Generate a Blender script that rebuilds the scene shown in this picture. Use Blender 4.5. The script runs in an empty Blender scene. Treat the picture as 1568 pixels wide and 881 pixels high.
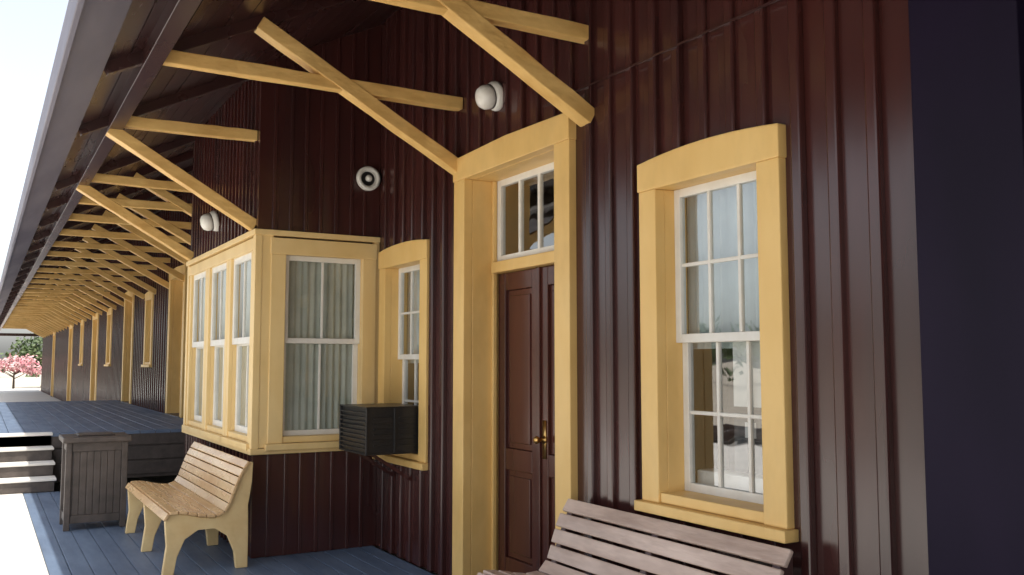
import bpy, bmesh, math, random
from mathutils import Vector
random.seed(7)
S=bpy.context.scene
S.view_settings.view_transform='Standard'; S.view_settings.look='None'; S.view_settings.exposure=0

# ---------------------------------------------------------------- materials
def mat(name,c1,c2=None,rough=.5,rvar=.1,scale=4,stretch=(1,1,1),bump=.1,bscale=None,coat=0,spec=.5,metal=0,detail=3,grime=0):
    m=bpy.data.materials.new(name); m.use_nodes=True; nt=m.node_tree; N=nt.nodes; L=nt.links
    b=N['Principled BSDF']; c2=c2 or tuple(x*.75 for x in c1)
    tc=N.new('ShaderNodeTexCoord'); mp=N.new('ShaderNodeMapping'); mp.inputs['Scale'].default_value=stretch
    L.new(tc.outputs['Object'],mp.inputs['Vector'])
    n=N.new('ShaderNodeTexNoise'); n.inputs['Scale'].default_value=scale; n.inputs['Detail'].default_value=detail; n.inputs['Roughness'].default_value=.6
    L.new(mp.outputs['Vector'],n.inputs['Vector'])
    r=N.new('ShaderNodeValToRGB'); r.color_ramp.elements[0].position=.32; r.color_ramp.elements[1].position=.68
    r.color_ramp.elements[0].color=(*c1,1); r.color_ramp.elements[1].color=(*c2,1)
    L.new(n.outputs['Fac'],r.inputs['Fac']); col=r.outputs['Color']
    if grime:
        g=N.new('ShaderNodeTexNoise'); g.inputs['Scale'].default_value=1.7; g.inputs['Detail'].default_value=5; g.inputs['Roughness'].default_value=.7
        L.new(mp.outputs['Vector'],g.inputs['Vector'])
        gr=N.new('ShaderNodeMapRange'); gr.inputs['From Min'].default_value=.5; gr.inputs['From Max'].default_value=.75; gr.inputs['To Max'].default_value=grime
        L.new(g.outputs['Fac'],gr.inputs['Value'])
        mx=N.new('ShaderNodeMix'); mx.data_type='RGBA'; mx.inputs['B'].default_value=(c1[0]*.35,c1[1]*.32,c1[2]*.3,1)
        L.new(gr.outputs['Result'],mx.inputs['Factor']); L.new(col,mx.inputs['A']); col=mx.outputs['Result']
    L.new(col,b.inputs['Base Color'])
    mr=N.new('ShaderNodeMapRange'); mr.inputs['To Min'].default_value=max(.02,rough-rvar); mr.inputs['To Max'].default_value=rough+rvar
    L.new(n.outputs['Fac'],mr.inputs['Value']); L.new(mr.outputs['Result'],b.inputs['Roughness'])
    b.inputs['Metallic'].default_value=metal
    b.inputs['Specular IOR Level'].default_value=spec; b.inputs['Coat Weight'].default_value=coat; b.inputs['Coat Roughness'].default_value=.15
    if bump:
        n2=N.new('ShaderNodeTexNoise'); n2.inputs['Scale'].default_value=bscale or scale*3; n2.inputs['Detail'].default_value=2
        L.new(mp.outputs['Vector'],n2.inputs['Vector'])
        bp=N.new('ShaderNodeBump'); bp.inputs['Strength'].default_value=bump; bp.inputs['Distance'].default_value=.02
        L.new(n2.outputs['Fac'],bp.inputs['Height']); L.new(bp.outputs['Normal'],b.inputs['Normal'])
    return m
def glassmat(name,refl=.2):
    m=bpy.data.materials.new(name); m.use_nodes=True; nt=m.node_tree; N=nt.nodes; L=nt.links
    N.remove(N['Principled BSDF']); o=N['Material Output']
    t=N.new('ShaderNodeBsdfTransparent'); t.inputs['Color'].default_value=(.90,.93,.93,1)
    g=N.new('ShaderNodeBsdfGlossy'); g.inputs['Roughness'].default_value=.015
    f=N.new('ShaderNodeLayerWeight'); f.inputs['Blend'].default_value=.5
    p=N.new('ShaderNodeMath'); p.operation='POWER'; p.inputs[1].default_value=4
    a=N.new('ShaderNodeMath'); a.operation='ADD'; a.inputs[1].default_value=refl; a.use_clamp=True
    L.new(f.outputs['Facing'],p.inputs[0]); L.new(p.outputs[0],a.inputs[0])
    tc=N.new('ShaderNodeTexCoord'); n=N.new('ShaderNodeTexNoise'); n.inputs['Scale'].default_value=2.5
    bp=N.new('ShaderNodeBump'); bp.inputs['Strength'].default_value=.12; bp.inputs['Distance'].default_value=.02
    L.new(tc.outputs['Object'],n.inputs['Vector']); L.new(n.outputs['Fac'],bp.inputs['Height']); L.new(bp.outputs['Normal'],g.inputs['Normal'])
    x=N.new('ShaderNodeMixShader'); L.new(a.outputs[0],x.inputs[0])
    L.new(t.outputs[0],x.inputs[1]); L.new(g.outputs[0],x.inputs[2]); L.new(x.outputs[0],o.inputs['Surface'])
    return m
MAROON=mat('maroon_paint',(.068,.019,.016),(.038,.012,.011),.22,.08,2.2,(1,1,.25),.08,7,spec=.8)
SOFF=mat('soffit_paint',(.050,.018,.016),(.030,.011,.011),.28,.1,2.5,(1,.2,1),.08,9,spec=.7)
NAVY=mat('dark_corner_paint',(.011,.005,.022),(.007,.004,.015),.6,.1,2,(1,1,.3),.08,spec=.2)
YEL=mat('yellow_trim_paint',(.86,.575,.215),(.79,.50,.165),.42,.08,3,(1,1,.5),.09,12,grime=.25)
YELB=mat('cream_bay_paint',(.87,.64,.30),(.81,.57,.24),.42,.08,3,(1,1,.5),.09,12,grime=.2)
YELR=mat('yellow_rough_timber',(.86,.56,.20),(.68,.40,.12),.5,.08,6,(.5,1,1),.5,16,grime=.35)
WHITE=mat('white_sash_paint',(.84,.82,.76),(.76,.73,.66),.45,.08,8)
DOORM=mat('door_brown_varnish',(.10,.028,.018),(.055,.016,.013),.22,.07,3,(1,1,.2),.06)
GLASS=glassmat('window_glass',.26); GLASSB=glassmat('bay_window_glass',.07)
CURT=mat('curtain_cloth',(.58,.58,.50),(.47,.48,.41),.9,.05,5)
BLIND=mat('pale_curtain_cloth',(.66,.74,.76),(.56,.63,.66),.9,.05,4)
BLACK=mat('black_metal',(.012,.012,.013),(.022,.02,.02),.35,.1,20)
DECK=mat('grey_deck_boards',(.15,.205,.30),(.105,.145,.22),.5,.12,3,(2,.4,1),.15,14,grime=.4)
CONC=mat('pale_concrete',(.78,.75,.69),(.70,.67,.62),.85,.05,1.5,(1,1,1),.1,20)
GROUNDM=mat('dry_ground',(.50,.45,.37),(.40,.35,.28),.95,.03,.6,(1,1,1),.2,6)
ROOFM=mat('roof_shingle',(.10,.09,.085),(.07,.065,.06),.9,.05,5)
GREYB=mat('grey_eave_board',(.165,.15,.185),(.11,.10,.13),.5,.08,3,(1,.2,1),.08)
BENCH1=mat('tan_bench_wood',(.80,.56,.30),(.62,.38,.18),.28,.08,5,(3,.5,1),.1,20,grime=.25)
BENCHY=mat('cream_bench_end',(.82,.62,.31),(.72,.50,.23),.45,.08,5,grime=.25)
BENCH2=mat('weathered_bench_slat',(.74,.57,.47),(.50,.36,.29),.33,.1,5,(3,.5,2),.15,20,grime=.45)
BENCH2E=mat('dark_bench_end',(.09,.04,.034),(.05,.02,.02),.4,.08,5)
BINM=mat('bin_brown_grey',(.10,.08,.07),(.06,.048,.042),.5,.1,9)
PORC=mat('white_porcelain',(.85,.83,.76),(.75,.72,.65),.25,.05,10,bump=0)
BRASS=mat('brass',(.7,.45,.16),(.55,.33,.1),.3,.05,10,metal=1,bump=0)
PAPER=mat('white_paper',(.85,.85,.82),(.78,.78,.76),.8,.05,6,bump=0)
POSTER=mat('dark_poster',(.03,.04,.05),(.12,.12,.12),.6,.05,14,bump=0)
INT=mat('interior_plaster',(.16,.13,.10),(.12,.10,.08),.9,.05,2)
STEEL=mat('rusty_steel',(.20,.13,.10),(.3,.25,.22),.5,.1,8,metal=.6)
TIE=mat('creosote_sleeper',(.06,.045,.035),(.035,.028,.022),.9,.05,5)
BALL=mat('ballast_gravel',(.30,.28,.25),(.18,.165,.15),.95,.03,12,bump=.6,bscale=30)
LEAF=mat('foliage_green',(.055,.09,.03),(.10,.13,.045),.6,.1,.5,bump=0)
PINK=mat('pink_blossom',(.50,.13,.17),(.58,.45,.43),.7,.05,1.5,bump=0)
BARK=mat('bark',(.09,.065,.045),(.05,.035,.025),.9,.05,4,bump=.5)

# ---------------------------------------------------------------- builder
class B:
    def __init__(s,fr=None): s.v=[];s.f=[];s.fr=fr or (lambda u,w,z:(u,w,z))
    def hexa(s,p):
        i=len(s.v); s.v+=[tuple(q) for q in p]
        for f in ((0,3,2,1),(4,5,6,7),(0,1,5,4),(1,2,6,5),(2,3,7,6),(3,0,4,7)): s.f.append(tuple(i+k for k in f))
    def box(s,a0,a1,b0,b1,c0,c1):
        s.hexa([s.fr(*q) for q in ((a0,b0,c0),(a1,b0,c0),(a1,b1,c0),(a0,b1,c0),(a0,b0,c1),(a1,b0,c1),(a1,b1,c1),(a0,b1,c1))])
    def pane(s,a0,a1,b,c0,c1):
        i=len(s.v); s.v+=[s.fr(*q) for q in ((a0,b,c0),(a1,b,c0),(a1,b,c1),(a0,b,c1))]; s.f.append((i,i+1,i+2,i+3))
    def prism(s,pts,fn0,fn1):
        i=len(s.v); n=len(pts); s.v+=[fn0(p) for p in pts]+[fn1(p) for p in pts]
        s.f.append(tuple(range(i,i+n))); s.f.append(tuple(range(i+2*n-1,i+n-1,-1)))
        for k in range(n): s.f.append((i+k,i+(k+1)%n,i+n+(k+1)%n,i+n+k))
    def beam(s,p0,p1,hw,hh,side):
        p0=Vector(p0);p1=Vector(p1);d=(p1-p0).normalized();side=Vector(side).normalized();up=d.cross(side).normalized()
        q=[]
        for p in (p0,p1):
            for a,b in ((-1,-1),(1,-1),(1,1),(-1,1)): q.append(p+side*hw*a+up*hh*b)
        s.hexa(q)
    def lathe(s,prof,c,ax,n=24):
        c=Vector(c);ax=Vector(ax).normalized();t=ax.orthogonal().normalized();b=ax.cross(t);i=len(s.v)
        for r,h in prof:
            for k in range(n):
                a=2*math.pi*k/n; s.v.append(tuple(c+ax*h+(t*math.cos(a)+b*math.sin(a))*r))
        for j in range(len(prof)-1):
            for k in range(n):
                s.f.append((i+j*n+k,i+j*n+(k+1)%n,i+(j+1)*n+(k+1)%n,i+(j+1)*n+k))
    def make(s,name,m,parent=None,bevel=0,smooth=False,mods=None):
        me=bpy.data.meshes.new(name); me.from_pydata(s.v,[],s.f); me.update()
        bm=bmesh.new(); bm.from_mesh(me); bmesh.ops.recalc_face_normals(bm,faces=bm.faces); bm.to_mesh(me); bm.free()
        me.materials.append(m); o=bpy.data.objects.new(name,me); S.collection.objects.link(o)
        if parent: o.parent=parent
        if smooth:
            for p in me.polygons: p.use_smooth=True
        if bevel:
            b=o.modifiers.new('bevel','BEVEL'); b.width=bevel; b.segments=2; b.limit_method='ANGLE'
        return o
def empty(name,parent=None):
    e=bpy.data.objects.new(name,None); S.collection.objects.link(e)
    if parent: e.parent=parent
    return e

DEPOT=empty('train_depot_building')
ZW=lambda x:4.42+.5*x       # soffit height at x
WY0,WY1=-4.0,56.0
main_fr=lambda u,w,z:(-w,u,z)
BYA,BYB,BX=7.30,10.04,-1.02
side_fr=lambda u,w,z:(u,BYA-w,z)
front_fr=lambda u,w,z:(BX-w,u,z)
far_fr=lambda u,w,z:(u,BYB+w,z)

# ---- board and batten cladding
def clad(fr,u0,u1,z0,zt,openings,casings,bw,name,m,batt=.055,bd=.028,tilt=.011,zf=None,bev=.010,bow=.006):
    b=B(fr); t=B(fr)
    u=u0; n=max(1,round((u1-u0)/bw)); bw=(u1-u0)/n
    top=lambda u:(zf(u) if zf else zt)
    for k in range(n):
        a=u0+k*bw; c=a+bw; e0=random.uniform(-tilt,tilt); e1=random.uniform(-tilt,tilt); cup=random.uniform(-bow,bow)
        br=sorted({a,c}|{a+bw*.25,a+bw*.5,a+bw*.75}|{q for o in openings for q in o[:2] if a<q<c})
        W=lambda q:e0+(e1-e0)*(q-a)/bw+cup*(1-(2*(q-a)/bw-1)**2)
        for p,q in zip(br,br[1:]):
            if q-p<1e-5: continue
            mid=(p+q)/2; spans=[(z0,None)]
            for o in openings:
                if o[0]<=mid<=o[1]:
                    ns=[]
                    for s0,s1 in spans:
                        s1v=99 if s1 is None else s1
                        if o[2]>s0: ns.append((s0,min(o[2],s1v)))
                        if o[3]<s1v: ns.append((max(o[3],s0),s1))
                    spans=ns
            wa=W(p); wb=W(q)
            for s0,s1 in spans:
                ta=top(p) if s1 is None else s1; tb=top(q) if s1 is None else s1
                b.hexa([fr(p,-.03,s0),fr(q,-.03,s0),fr(q,wb,s0),fr(p,wa,s0),fr(p,-.03,ta),fr(q,-.03,tb),fr(q,wb,tb),fr(p,wa,ta)])
        if k==0: continue
        g=a+random.uniform(-.006,.006); spans=[(z0,top(g))]
        for o in casings:
            if o[0]-batt*.45<g<o[1]+batt*.45:
                ns=[]
                for s0,s1 in spans:
                    if o[2]>s0: ns.append((s0,min(o[2],s1)))
                    if o[3]<s1: ns.append((max(o[3],s0),s1))
                spans=ns
        for s0,s1 in spans: t.box(g-batt/2,g+batt/2,-.015,bd,s0,s1)
    b.make(name+'_boards',m,DEPOT,0); t.make(name+'_battens',m,DEPOT,bev)

# ---- windows
def window(fr,u0,u1,z0,z1,cw=.13,rec=.10,cols=3,rows=2,arch=.03,curtain=None,proud=.04,name='window',meet=None,sill=True,upcurt=False,paint=None,glass=None,cut=.13,sf=.042):
    E=empty(name,DEPOT); paint=paint or YEL
    c=B(fr); sw=B(fr); g=B(fr)
    iu0,iu1=u0+cw,u1-cw; iz1=z1-cw-.01; iz0=z0+.10
    c.box(u0,iu0,-.02,proud,z0+.05,z1-cw-.012); c.box(iu1,u1,-.02,proud,z0+.05,z1-cw-.012)
    n=10; o_=.006; top=[(u0-o_+(u1-u0+2*o_)*k/n, z1+arch*(1-(2*k/n-1)**2)) for k in range(n+1)]
    pts=[(u0-o_,z1-cw-.012),(u1+o_,z1-cw-.012)]+top[::-1]
    c.prism(pts,lambda p:fr(p[0],-.02,p[1]),lambda p:fr(p[0],proud+.006,p[1]))
    if sill:
        c.box(u0-.02,u1+.02,-.02,proud+.035,z0,z0+.05)
    c.box(iu0-.02,iu0,-rec-.06,-.02,z0+.05,iz1); c.box(iu1,iu1+.02,-rec-.06,-.02,z0+.05,iz1)
    c.box(iu0-.02,iu1+.02,-rec-.06,-.021,iz1,iz1+.02); c.box(iu0,iu1,-rec-.06,proud-.01,z0+.052,iz0)
    zm=meet or (iz0+iz1)/2
    def sash(a,b_,w):
        f=sf
        sw.box(iu0,iu0+f,w-.035,w,a,b_); sw.box(iu1-f,iu1,w-.035,w,a,b_)
        sw.box(iu0+f,iu1-f,w-.035,w-.001,a,a+f); sw.box(iu0+f,iu1-f,w-.035,w-.001,b_-f,b_)
        W=iu1-iu0-2*f;H=b_-a-2*f
        for k in range(1,cols):
            x=iu0+f+W*k/cols; sw.box(x-.009,x+.009,w-.028,w-.006,a+f,b_-f)
        for k in range(1,rows):
            z=a+f+H*k/rows; sw.box(iu0+f,iu1-f,w-.027,w-.008,z-.009,z+.009)
        g.pane(iu0+f,iu1-f,w-.018,a+f,b_-f)
    sash(zm-.02,iz1,-rec+.02); sash(iz0,zm+.021,-rec-.02)
    c.make('casing',paint,E,.005); sw.make('sashes',WHITE,E,.003); g.make('glass',glass or GLASS,E)
    if curtain:
        k=B(); nn=60; zb=zm if upcurt else iz0
        for j in range(nn+1):
            u=iu0-.02+(iu1-iu0+.04)*j/nn; w=-rec-cut+.014*math.sin(j*1.3)+.007*math.sin(j*2.9+1)
            k.v+= [fr(u,w,zb-.05),fr(u,w,iz1+.05)]
            if j: k.f.append((2*j-2,2*j,2*j+1,2*j-1))
        k.make('curtain',curtain,E,smooth=True)
    return (iu0-.02,iu1+.02,z0+.02,iz1+.02),(u0,u1,z0,z1-.02)

op=[];cs=[]
o,c=window(main_fr,2.735,3.68,.78,2.50,name='near_window',curtain=BLIND,upcurt=True,cut=.09); op.append(o);cs.append(c)
o,c=window(main_fr,6.24,7.19,.72,2.42,name='office_window',curtain=BLIND,upcurt=True,cut=.09); op.append(o);cs.append(c)
# ---- main door
def door(u0,u1,zb,zt,rec=.20,cw=.16,name='entry_door',detail=True):
    E=empty(name,DEPOT); fr=main_fr; c=B(fr)
    a,b=u0+cw,u1-cw; it=zt-cw
    c.box(u0,a,-.02,.045,zb,it)
    c.box(b,u1,-.02,.045,zb,it)
    c.prism([(u0-.006,it),(u1+.006,it),(u1+.006,zt),((u0+u1)/2,zt+.02),(u0-.006,zt)],lambda p:fr(p[0],-.02,p[1]),lambda p:fr(p[0],.051,p[1]))
    c.box(a-.02,a,-rec-.06,-.021,zb,it); c.box(b,b+.02,-rec-.06,-.021,zb,it); c.box(a-.02,b+.02,-rec-.06,-.022,it,it+.02)
    c.box(b-.03,b,-rec-.0,-rec+.03,zb,it); c.box(a,a+.03,-rec,-rec+.03,zb,it)
    zr=zb+2.12
    c.box(a+.03,b-.03,-rec-.05,-rec+.05,zr,zr+.075)
    c.make('casing',YEL,E,.005)
    s=B(fr); z0=zr+.075; z1=it
    a2,b2=a+.03,b-.03
    s.box(a2,a2+.05,-rec-.04,-rec,z0,z1); s.box(b2-.05,b2,-rec-.04,-rec,z0,z1); s.box(a2+.05,b2-.05,-rec-.04,-rec-.001,z0,z0+.045); s.box(a2+.05,b2-.05,-rec-.04,-rec-.001,z1-.045,z1)
    for k in (1,2,3):
        x=a2+.05+(b2-a2-.1)*k/4; s.box(x-.014,x+.014,-rec-.035,-rec-.005,z0+.045,z1-.045)
    s.make('transom_sash',WHITE,E,.003)
    g=B(fr); g.pane(a2+.05,b2-.05,-rec-.02,z0+.045,z1-.045); g.make('transom_glass',GLASS,E)
    d=B(fr); m=(a2+b2)/2
    for l,r in ((a2,m-.003),(m+.003,b2)):
        st=.095; w0,w1=-rec-.055,-rec-.01; t=zr-.004; z_=zb+.01
        d.box(l,l+st,w0,w1,z_,t); d.box(r-st,r,w0,w1,z_,t)
        for p,q in ((z_,z_+.2),(z_+.78,z_+.92),(t-.12,t)): d.box(l+st,r-st,w0,w1-.001,p,q)
        for p,q in ((z_+.2,z_+.78),(z_+.92,t-.12)):
            d.box(l+st,r-st,w0+.01,w1-.02,p,q); d.box(l+st+.04,r-st-.04,w0+.012,w1-.009,p+.04,q-.04)
    d.box(m-.022,m+.022,-rec-.011,-rec+.006,zb+.01,zr-.004)
    d.make('double_leaf',DOORM,E,.005)
    h=B(); 
    h.lathe([(0,0),(.026,.0),(.026,.008),(.01,.012),(.01,.04),(.022,.05),(.025,.062),(.018,.075),(0,.078)],main_fr(m-.06,-rec-.01,zb+1.02),(-1,0,0),16)
    h.fr=main_fr; h.box(m-.08,m-.04,-rec-.011,-rec-.004,zb+.9,zb+1.14)
    h.make('knob_and_plate',BRASS,E,0,True)
    st=B(fr); st.box(u0+.1,u1-.1,-rec-.06,.06,zb-.02,zb+.012); st.make('threshold',BINM,E,.004)
    return (a-.02,b+.02,zb-.02,it+.02),(u0,u1,zb,zt)
o,c=door(4.31,5.78,0,2.93); op.append(o);cs.append(c)
DZ=.62; DY1=24.
for u in (15.7,21.6,28.6,37,46):
    z=DZ if u<DY1 else 0
    o,c=door(u,u+1.5,z,z+2.93 if z==0 else z+2.5,name='freight_door'); op.append(o);cs.append(c)
for u in (12.6,19.0,25.5,33.):
    o,c=window(main_fr,u,u+.95,DZ+.8,2.9,name='freight_window',curtain=CURT); op.append(o);cs.append(c)
clad(main_fr,2.10,BYA+.02,0,4.43,op,cs,.185,'main_wall',MAROON)
clad(main_fr,BYB-.02,WY1,0,4.43,op,cs,.24,'far_wall',MAROON)
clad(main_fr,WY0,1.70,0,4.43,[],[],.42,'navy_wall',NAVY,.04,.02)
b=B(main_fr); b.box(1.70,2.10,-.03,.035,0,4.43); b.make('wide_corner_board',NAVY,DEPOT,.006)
# bay
so,sc=window(side_fr,-.92,-.03,.82,2.50,cw=.12,rec=.05,cols=2,rows=1,arch=0,curtain=CURT,name='bay_side_window',proud=.03,sill=True,meet=1.68,paint=YELB,glass=GLASSB,cut=.06)
clad(side_fr,BX,0,0,4.4,[(BX+.001,-.002,.80,2.54)] ,[(BX,0,.80,2.54)],.125,'bay_side_wall',MAROON,.03,.014,zf=lambda u:ZW(u)+.02,bev=.004,tilt=.005,bow=.003)
b=B(side_fr)
b.box(BX+.03,-.90,-.03,.02,.84,2.52); b.box(-.05,-.001,-.03,.02,.84,2.52)
b.box(BX-.03,-.0,-.03,.036,2.515,2.56); b.box(BX-.03,-.0,-.03,.034,.79,.835)
b.box(BX-.026,BX+.03,-.03,.025,.835,2.515)
b.make('bay_side_trim',YELB,DEPOT,.004)
W=(BYB-BYA-.12)/3
for k in range(3):
    a=BYA+.06+k*W; window(front_fr,a+.004,a+W-.004,.82,2.50,cw=.085,rec=.03,cols=2,rows=1,arch=0,curtain=CURT,name='bay_front_window',proud=.014,meet=1.68,paint=YELB,glass=GLASSB,cut=.07,sf=.055)
clad(front_fr,BYA,BYB,0,4.4,[(BYA+.001,BYB-.001,.80,2.54)],[(BYA,BYB,.8,2.54)],.125,'bay_front_wall',MAROON,.03,.014,zf=lambda u:ZW(BX)+.02,bev=.004,tilt=.005,bow=.003)
b=B(front_fr); b.box(BYA-.022,BYA+.062,-.03,.024,.837,2.513); b.box(BYB-.062,BYB+.02,-.03,.024,.837,2.513)
b.box(BYA-.032,BYB+.03,-.03,.037,2.514,2.561); b.box(BYA-.032,BYB+.03,-.03,.035,.789,.836)
b.make('bay_front_trim',YELB,DEPOT,.004)
clad(far_fr,BX,0,0,4.4,[],[],.125,'bay_far_wall',MAROON,.03,.014,zf=lambda u:ZW(u)+.02)
b=B(); b.box(BX+.04,1.5,BYA+.9,BYA+.93,.0,3.2) ; b.make('bay_partition',INT,DEPOT)
b=B(); RX=5.0; 
b.box(RX,RX+.12,WY0,WY1,0,ZW(0)-.0); b.box(.035,RX,WY0,WY0+.1,0,4.4); b.box(.035,RX,WY1-.1,WY1,0,4.4)
b.box(.3,RX,5.9,5.96,0,4.0); b.box(.3,RX,11,11.06,0,4.0); b.box(2.6,2.65,WY0+.2,WY1-.2,0,4.0)
b.make('inner_walls',INT,DEPOT)
for y in (WY0+.0,WY1):
    b=B(); b.prism([(0.04,4.40),(RX,4.40),(2.5,5.64)],lambda p:(p[0],y-.02,p[1]),lambda p:(p[0],y+.06,p[1])); b.make('gable',MAROON,DEPOT)
b=B(); b.box(.035,RX,WY0+.1,WY1-.1,-.02,.02); b.make('interior_floor',INT,DEPOT)
b=B(); b.box(.035,RX,WY0+.1,WY1-.1,4.0,4.05); b.make('interior_ceiling',INT,DEPOT)
# ---- roof
RY0,RY1=-5.,57.5; EX=-2.56
b=B()
b.hexa([(EX,RY0,ZW(EX)+.022),(2.5,RY0,ZW(2.5)+.022),(2.5,RY1,ZW(2.5)+.022),(EX,RY1,ZW(EX)+.022),(EX,RY0,ZW(EX)+.10),(2.5,RY0,ZW(2.5)+.10),(2.5,RY1,ZW(2.5)+.10),(EX,RY1,ZW(EX)+.10)])
ex=7.56
b.hexa([(2.5,RY0,ZW(2.5)+.022),(ex,RY0,ZW(EX)+.022),(ex,RY1,ZW(EX)+.022),(2.5,RY1,ZW(2.5)+.022),(2.5,RY0,ZW(2.5)+.10),(ex,RY0,ZW(EX)+.10),(ex,RY1,ZW(EX)+.10),(2.5,RY1,ZW(2.5)+.10)])
b.make('roof_deck',ROOFM,DEPOT)
b=B(); x=-2.33; w=.135
while x<0:
    x1=min(x+w-.005,.0); o=random.uniform(0,.004)
    b.hexa([(x,RY0,ZW(x)-o),(x1,RY0,ZW(x1)-o),(x1,RY1,ZW(x1)-o),(x,RY1,ZW(x)-o),(x,RY0,ZW(x)+.02),(x1,RY0,ZW(x1)+.02),(x1,RY1,ZW(x1)+.02),(x,RY1,ZW(x)+.02)]); x+=w
b.make('soffit_boards',SOFF,DEPOT,.003)
b=B(); b.box(EX-.03,EX,RY0,RY1,3.06,ZW(EX)+.12)
b.hexa([(EX,RY0,3.085),(-2.34,RY0,3.19),(-2.34,RY1,3.19),(EX,RY1,3.085),(EX,RY0,3.11),(-2.34,RY0,ZW(-2.34)+.02),(-2.34,RY1,ZW(-2.34)+.02),(EX,RY1,3.14)])
b.make('eave_fascia',GREYB,DEPOT,.005)
r=B()
fy=[-3.6,-2.0,-.4,4.17,5.77,7.43,9.95]+[11.3+1.5*k for k in range(30)]
for y in fy:
    r.beam((-2.33,y,ZW(-2.33)-.035),(.0,y,ZW(0)-.035),.035,.04,(0,1,0))
r.box(-2.13,-2.03,RY0+.1,RY1-.1,ZW(-2.08)-.13,ZW(-2.08)-.02)
r.make('rafters_and_purlin',SOFF,DEPOT,.004)
t=B()
def rough_beam(p0,p1,hw,hh):
    # sawn timber with slightly wandering edges
    p0=Vector(p0);p1=Vector(p1);n=9;ax=(p1-p0).normalized();side=Vector((0,1,0));up=ax.cross(side);i=len(t.v)
    for k in range(n+1):
        c=p0.lerp(p1,k/n)
        for a,b_ in ((-1,-1),(1,-1),(1,1),(-1,1)):
            t.v.append(tuple(c+side*(hw*a+random.uniform(-.002,.002))+up*(hh*b_+random.uniform(-.003,.003))))
        if k:
            for q in range(4):
                A=i+(k-1)*4; t.f.append((A+q,A+(q+1)%4,A+4+(q+1)%4,A+4+q))
    t.f.append((i,i+1,i+2,i+3)); t.f.append(tuple(i+n*4+q for q in (3,2,1,0)))
for y in fy:
    j=random.uniform(-.012,.012); inbay=BYA<y<BYB
    if inbay:
        rough_beam((-2.10,y,3.333+j),(BX,y,3.333-j*.5),.04,.043); rough_beam((BX,y,2.60),(-2.12,y,3.255),.05,.045)
    else:
        rough_beam((-2.12,y,3.338+j),(0,y,3.338-j*.5),.04,.043); rough_beam((.0,y,2.86),(-1.44,y,3.655),.05,.047)
t.make('eave_braces_and_ties',YELR,DEPOT,.006)
b=B(); b.beam((-.035,1.2,3.03),(-.035,4.6,3.03),.005,.005,(0,0,1)); b.make('wall_cable',SOFF,DEPOT)
b=B(); b.box(-2.6,0,56.2,56.3,2.95,3.1); b.make('end_cross_beam',SOFF,DEPOT,.005)

# ---------------------------------------------------------------- fixtures
def porcelain_lamp(c,ax,s=1):
    E=empty('wall_lamp'); c=Vector(c)
    b=B(); b.lathe([(0,0),(.088*s,0),(.09*s,.015),(.084*s,.035),(.076*s,.048),(0,.05)],c,ax); b.make('porcelain_base',PORC,E,0,True)
    b=B(); b.lathe([(.0,.045),(.066*s,.045),(.073*s,.07),(.072*s,.10),(.058*s,.128),(.034*s,.142),(0,.146)],c,ax); b.make('glass_globe',PORC,E,0,True)
    b=B(); b.lathe([(.05*s,.050),(.074*s,.051),(.076*s,.057),(.05*s,.058)],c,ax); b.make('metal_collar',BINM,E,0,True)
porcelain_lamp((-.02,5.20,3.25),(-1,0,-.25),1.1); porcelain_lamp((BX-.02,8.74,2.82),(-1,0,-.25),1.1)
E=empty('wall_bell'); c=(-.12,BYA-.014,3.05)
b=B(); b.lathe([(.09,0),(.105,.02),(.103,.045),(.088,.06),(.07,.05),(.06,.025),(.06,0)],c,(0,-1,0),32); b.make('rim',PORC,E,0,True)
b=B(); b.lathe([(.0,.0),(.065,.0),(.065,.02),(0,.021)],c,(0,-1,0)); b.make('backplate',BLACK,E)
b=B(); b.lathe([(0,.02),(.025,.02),(.03,.045),(.018,.07),(0,.073)],c,(0,-1,0),16); b.make('hub',PORC,E,0,True)
# air conditioner
E=empty('window_air_conditioner'); fr=main_fr
b=B(fr); u0,u1,w1,z0,z1=6.40,6.98,.44,.83,1.18
b.box(u0+.01,u1-.01,-.1,w1-.02,z0+.01,z1-.01); b.box(u0,u1,-.02,w1,z1-.012,z1); b.box(u0,u1,-.02,w1,z0,z0+.012)
for w in (0,.2,w1-.02):
    b.box(u0-.002,u0+.012,w,w+.02,z0+.012,z1-.012)
b.box(u1-.02,u1,w1-.02,w1,z0+.012,z1-.012)
for k in range(9):
    z=z0+.035+k*.033; b.box(u0+.02,u1-.02,w1-.02,w1+.002,z,z+.012); 
for k in range(6):
    z=z0+.06+k*.04; b.box(u0+.0,u0+.012,.04,.18,z,z+.012); b.box(u0,u0+.012,.24,.38,z,z+.012)
b.make('louvred_case',BLACK,E,.003)
b=B(fr); 
for u in (6.5,6.88): b.beam(fr(u,.03,.62),fr(u,.36,.83),.012,.012,(0,1,0))
b.make('support_brackets',MAROON,E)
# window papers taped just behind the glass
b=B(main_fr); b.box(3.05,3.24,-.1635,-.162,1.30,1.60); b.make('paper_notice',PAPER)
b=B(main_fr); b.box(3.05,3.24,-.1635,-.162,1.00,1.27); b.make('window_poster',POSTER)
b=B(main_fr); b.box(3.10,3.17,-.1620,-.1612,1.16,1.23); b.make('paper_notice.001',PAPER)
b=B(main_fr); b.box(6.42,6.66,-.1635,-.162,1.22,1.50); b.make('paper_notice.002',PAPER)
b=B(main_fr); b.box(2.88,3.54,-.30,-.19,.86,.98); b.make('window_display_box',PAPER,None,.01)

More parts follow.
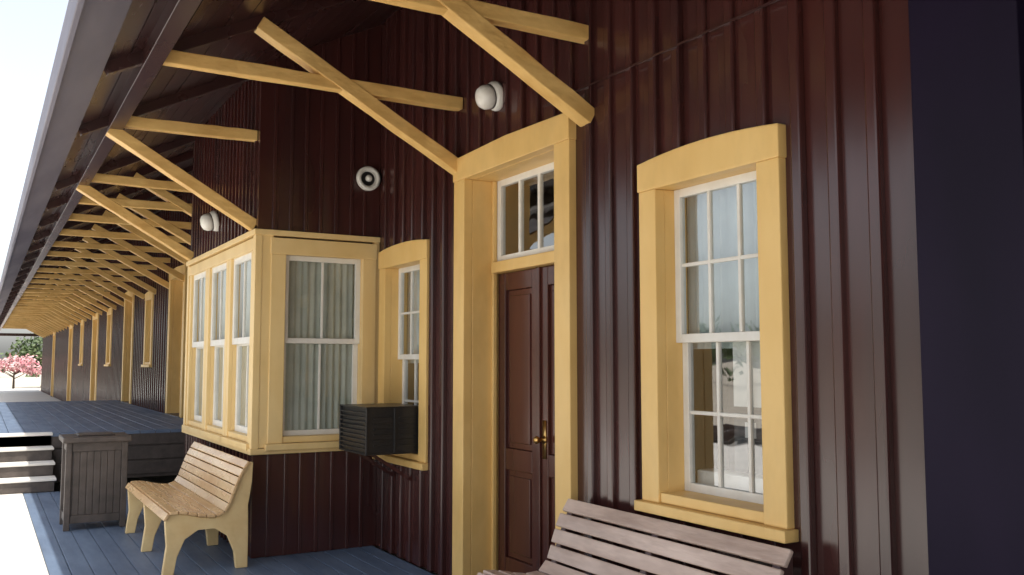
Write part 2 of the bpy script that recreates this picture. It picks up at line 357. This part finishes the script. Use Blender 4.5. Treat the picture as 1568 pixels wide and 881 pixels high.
# ---------------------------------------------------------------- benches
def bench(x0,y0,y1,ms,me,name='slatted_bench',gap=.012,n=13):
    E=empty(name)
    prof=[(-.60,.385),(-.585,.43),(-.53,.445),(-.44,.43),(-.34,.405),(-.25,.395),(-.19,.41),(-.155,.46),(-.13,.53),(-.105,.60),(-.075,.67),(-.04,.735),(-.01,.775)]
    pts=[Vector((p[0],0,p[1])) for p in prof]
    L=[0]
    for a,b_ in zip(pts,pts[1:]): L.append(L[-1]+(b_-a).length)
    def at(s):
        for i in range(len(L)-1):
            if s<=L[i+1]: 
                f=(s-L[i])/(L[i+1]-L[i]); return pts[i].lerp(pts[i+1],f)
        return pts[-1]
    st=L[-1]/n; b=B()
    for k in range(n):
        a=at(k*st+gap/2);c=at((k+1)*st-gap/2)
        d=(c-a).normalized(); nn=Vector((-d.z,0,d.x)); jy=random.uniform(-.006,.006)
        q=[]
        for y in (y0-.012+jy,y1+.012+jy):
            for p in (a-nn*.011,c-nn*.011,c+nn*.011,a+nn*.011): q.append((x0+p.x,y,p.z))
        b.hexa(q)
    b.make('slats',ms,E,.005)
    out=[(-.60,0),(-.52,0),(-.50,.12),(-.45,.24),(-.36,.30),(-.24,.30),(-.15,.24),(-.10,.12),(-.085,0),(.0,0),(.0,.25),(-.005,.45),(.02,.62),(.025,.765),(-.0,.765),(-.04,.72),(-.075,.655),(-.105,.585),(-.13,.515),(-.155,.445),(-.19,.395),(-.25,.38),(-.34,.39),(-.44,.415),(-.53,.43),(-.575,.415),(-.59,.37),(-.575,.2)]
    b=B(); 
    ys=[y0+.02,(y0+y1)/2,y1-.06]
    for y in ys: b.prism(out,lambda p:(x0+p[0],y,p[1]),lambda p:(x0+p[0],y+.045,p[1]))
    b.make('end_panels',me,E,.006)
    b=B(); b.box(x0-.36,x0-.30,y0+.066,ys[1]-.001,.31,.37); b.box(x0-.36,x0-.30,ys[1]+.046,y1-.061,.31,.37); b.make('stretcher',me,E,.004)
bench(-1.12,6.98,8.95,BENCH1,BENCHY,gap=.006)
bench(-.09,2.66,4.22,BENCH2,BENCH2E,'slatted_bench.001',n=10,gap=.014)

# ---------------------------------------------------------------- litter bin
E=empty('litter_bin'); b=B(); X0,X1,Y0,Y1=-2.19,-1.67,9.28,9.74
b.box(X0+.03,X1-.03,Y0+.03,Y1-.03,.08,.76)
for x in (X0,X1-.05):
    for y in (Y0,Y1-.05): b.box(x,x+.05,y,y+.05,0,.78)
b.box(X0+.05,X1-.05,Y0+.012,Y0+.03,.06,.13); b.box(X0+.05,X1-.05,Y0+.012,Y0+.03,.70,.78)
b.box(X0+.012,X0+.03,Y0+.05,Y1-.05,.06,.13); b.box(X0+.012,X0+.03,Y0+.05,Y1-.05,.70,.78)
for k in range(7): 
    x=X0+.065+k*.058; b.box(x,x+.054,Y0+.022,Y0+.031,.13,.70)
b.make('slatted_body',BINM,E,.004)
b=B(); b.box(X0-.03,X1+.03,Y0-.03,Y1+.03,.78,.83); b.box(X0+.1,X1-.1,Y0+.1,Y1-.1,.83,.85); b.make('lid',BINM,E,.01)

# ---------------------------------------------------------------- platforms
b=B()
x=-2.40
while x<-.05:
    x1=min(x+.14-.006,-.0); b.box(x,x1,-6,12.2,-.04,-random.uniform(0,.003)); x+=.14
b.make('porch_deck_floor',DECK,None,.003)
b=B(); b.box(-2.40,.03,-6,12.2,-.3,-.045); b.make('porch_deck_joists',TIE)
b=B(); b.box(-9,-2.403,-8,62,-.45,.0); b.box(-2.402,.03,DY1,62,-.45,-.003); b.make('concrete_platform',CONC,None,.01)  # sunlit white put into the colour; slab edge set at the eave shadow line
E=empty('raised_freight_platform')
b=B(); x=-3.3
while x<-.01:
    x1=min(x+.19-.007,-.036); b.box(x,x1,13.1,DY1,DZ-.045,DZ-random.uniform(0,.003)); x+=.19
b.make('deck_planks',DECK,E,.003)
b=B()
b.box(-3.3,-.04,13.13,13.17,.003,DZ-.047); b.box(-3.28,-3.24,13.17,DY1,.003,DZ-.047)
for k in range(3): b.box(-2.06,-.04,13.105,13.13,.05+k*.19,.05+k*.19+.17)
b.make('skirting',BINM,E,.004)
E=empty('platform_steps')
b=B();c=B()
for k in range(4):
    y=12.2+.3*k; z=.155*(k+1)
    b.box(-3.25,-2.08,y,13.1,z-.155+.003,z-.03)
    if k<3: c.box(-3.27,-2.06,y-.025,y+.30,z-.029,z)
    else: c.box(-3.27,-2.06,y-.025,y+.195,z-.029,z+.004)
b.make('risers',BINM,E,.003); c.make('treads',CONC,E,.006)  # pale tread colour carries the sunlit look into the shaded part
b=B(); b.v=[(-900,-900,-.46),(900,-900,-.46),(900,900,-.46),(-900,900,-.46)]; b.f=[(0,1,2,3)]; b.make('ground',GROUNDM)
b=B(); b.prism([(-14.5,-.455),(-9.6,-.455),(-10.3,-.2),(-13.8,-.2)],lambda p:(p[0],-80,p[1]),lambda p:(p[0],200,p[1])); b.make('track_ballast',BALL)
E=empty('railroad_track'); b=B()
for k in range(240): b.box(-13.3,-10.8,-40+k*.6,-40+k*.6+.22,-.23,-.14)
b.make('sleepers',TIE,E)
b=B()
for x in (-12.8,-11.365): b.box(x,x+.07,-40,104,-.1,.0); b.box(x-.035,x+.105,-40,104,-.139,-.11); b.box(x+.025,x+.045,-40,104,-.11,-.1)
b.make('rails',STEEL,E)

# ---------------------------------------------------------------- vegetation
def leaves(V,F,c,R,n,size):
    cl=[]
    for _ in range(max(6,n//90)):
        d=Vector((random.gauss(0,1),random.gauss(0,1),random.gauss(0,.8))).normalized()*random.uniform(.35,1)
        cl.append((Vector((c[0]+d.x*R[0],c[1]+d.y*R[1],c[2]+d.z*R[2])),random.uniform(.18,.38)))
    for _ in range(n):
        cc,s=random.choice(cl); d=Vector((random.gauss(0,1),random.gauss(0,1),random.gauss(0,1)))*s*.6
        p=cc+Vector((d.x*R[0],d.y*R[1],d.z*R[2]))
        a=Vector((random.gauss(0,1),random.gauss(0,1),random.gauss(0,1))).normalized(); b_=a.orthogonal().normalized(); s=size*random.uniform(.6,1.4)
        i=len(V); V+= [tuple(p-a*s),tuple(p+b_*s*.6),tuple(p+a*s),tuple(p-b_*s*.6)]; F.append((i,i+1,i+2,i+3))
def tree(c,h,rad,lm,name='tree',n=2500,trunk=.16,size=.16):
    E=empty(name); b=B(); x,y,z=c
    b.lathe([(trunk*1.4,0),(trunk,h*.1),(trunk*.7,h*.45),(trunk*.25,h*.8)],(x,y,z),(0,0,1),10)
    for k in range(7):
        a=random.uniform(0,6.28); z1=z+h*random.uniform(.3,.55); e=Vector((x+math.cos(a)*rad*.7,y+math.sin(a)*rad*.7,z1+h*.25)); s=Vector((x,y,z1))
        b.lathe([(trunk*.4,0),(trunk*.12,(e-s).length)],s,e-s,7)
    b.make('trunk_and_limbs',BARK,E,0,True)
    V=[];F=[]; leaves(V,F,(x,y,z+h*.66),(rad,rad,h*.36),n,size)
    me=bpy.data.meshes.new('crown'); me.from_pydata(V,[],F); me.materials.append(lm); o=bpy.data.objects.new('crown',me); S.collection.objects.link(o); o.parent=E
tree((-.9,71,-.46),2.4,1.6,PINK,'flowering_tree',1200,.08,.10)
tree((-3.4,80,-.46),2.6,1.6,PINK,'flowering_tree.001',1000,.08,.10)
tree((1.6,84,-.46),4.6,2.2,LEAF,n=1800)
for c,h in (((-36,46,-.46),4.5),((-33,22,-.46),4.5),((-38,78,-.46),5.2)):
    tree(c,h,h*.42,LEAF,'tree.001',n=2000)
V=[];F=[]
for k in range(80):
    y=-60+k*3.6; leaves(V,F,(-58+random.uniform(-5,5),y,2.0+random.uniform(-.5,1)),(3,3.4,2.6+random.random()*1.2),300,.34)
for k in range(22):
    leaves(V,F,(-45+k*6,150+random.uniform(-5,5),1.),(4,4,2.2),250,.4)
me=bpy.data.meshes.new('tree_line'); me.from_pydata(V,[],F); me.materials.append(LEAF); o=bpy.data.objects.new('tree_line',me); S.collection.objects.link(o)

# ---------------------------------------------------------------- light
el=math.radians(70)
w=bpy.data.worlds.new('World'); S.world=w; w.use_nodes=True; N=w.node_tree.nodes; L=w.node_tree.links
sk=N.new('ShaderNodeTexSky'); sk.sky_type='NISHITA'; sk.sun_disc=False; sk.sun_elevation=el; sk.sun_rotation=math.radians(180); sk.dust_density=3; sk.air_density=1.0; sk.ozone_density=.6
hs=N.new('ShaderNodeHueSaturation'); hs.inputs['Saturation'].default_value=.38   # bright summer haze
L.new(sk.outputs[0],hs.inputs['Color'])
L.new(hs.outputs[0],N['Background'].inputs[0]); N['Background'].inputs[1].default_value=.32
sd=bpy.data.lights.new('sun','SUN'); sd.energy=5; sd.angle=math.radians(.5); sd.color=(1,.95,.86)
so_=bpy.data.objects.new('sun',sd); S.collection.objects.link(so_)
dirv=Vector((.27,1.12,-3.1)); so_.rotation_euler=dirv.to_track_quat('-Z','Y').to_euler()
# ---------------------------------------------------------------- camera
cd=bpy.data.cameras.new('camera'); cam=bpy.data.objects.new('camera',cd); S.collection.objects.link(cam)
cd.sensor_width=36; cd.lens=32.44; cd.clip_end=3000; cd.clip_start=.05
cam.location=(-2.89,0,1.5); cam.rotation_euler=(math.radians(90+4.69),0,math.radians(-29.86)); S.camera=cam
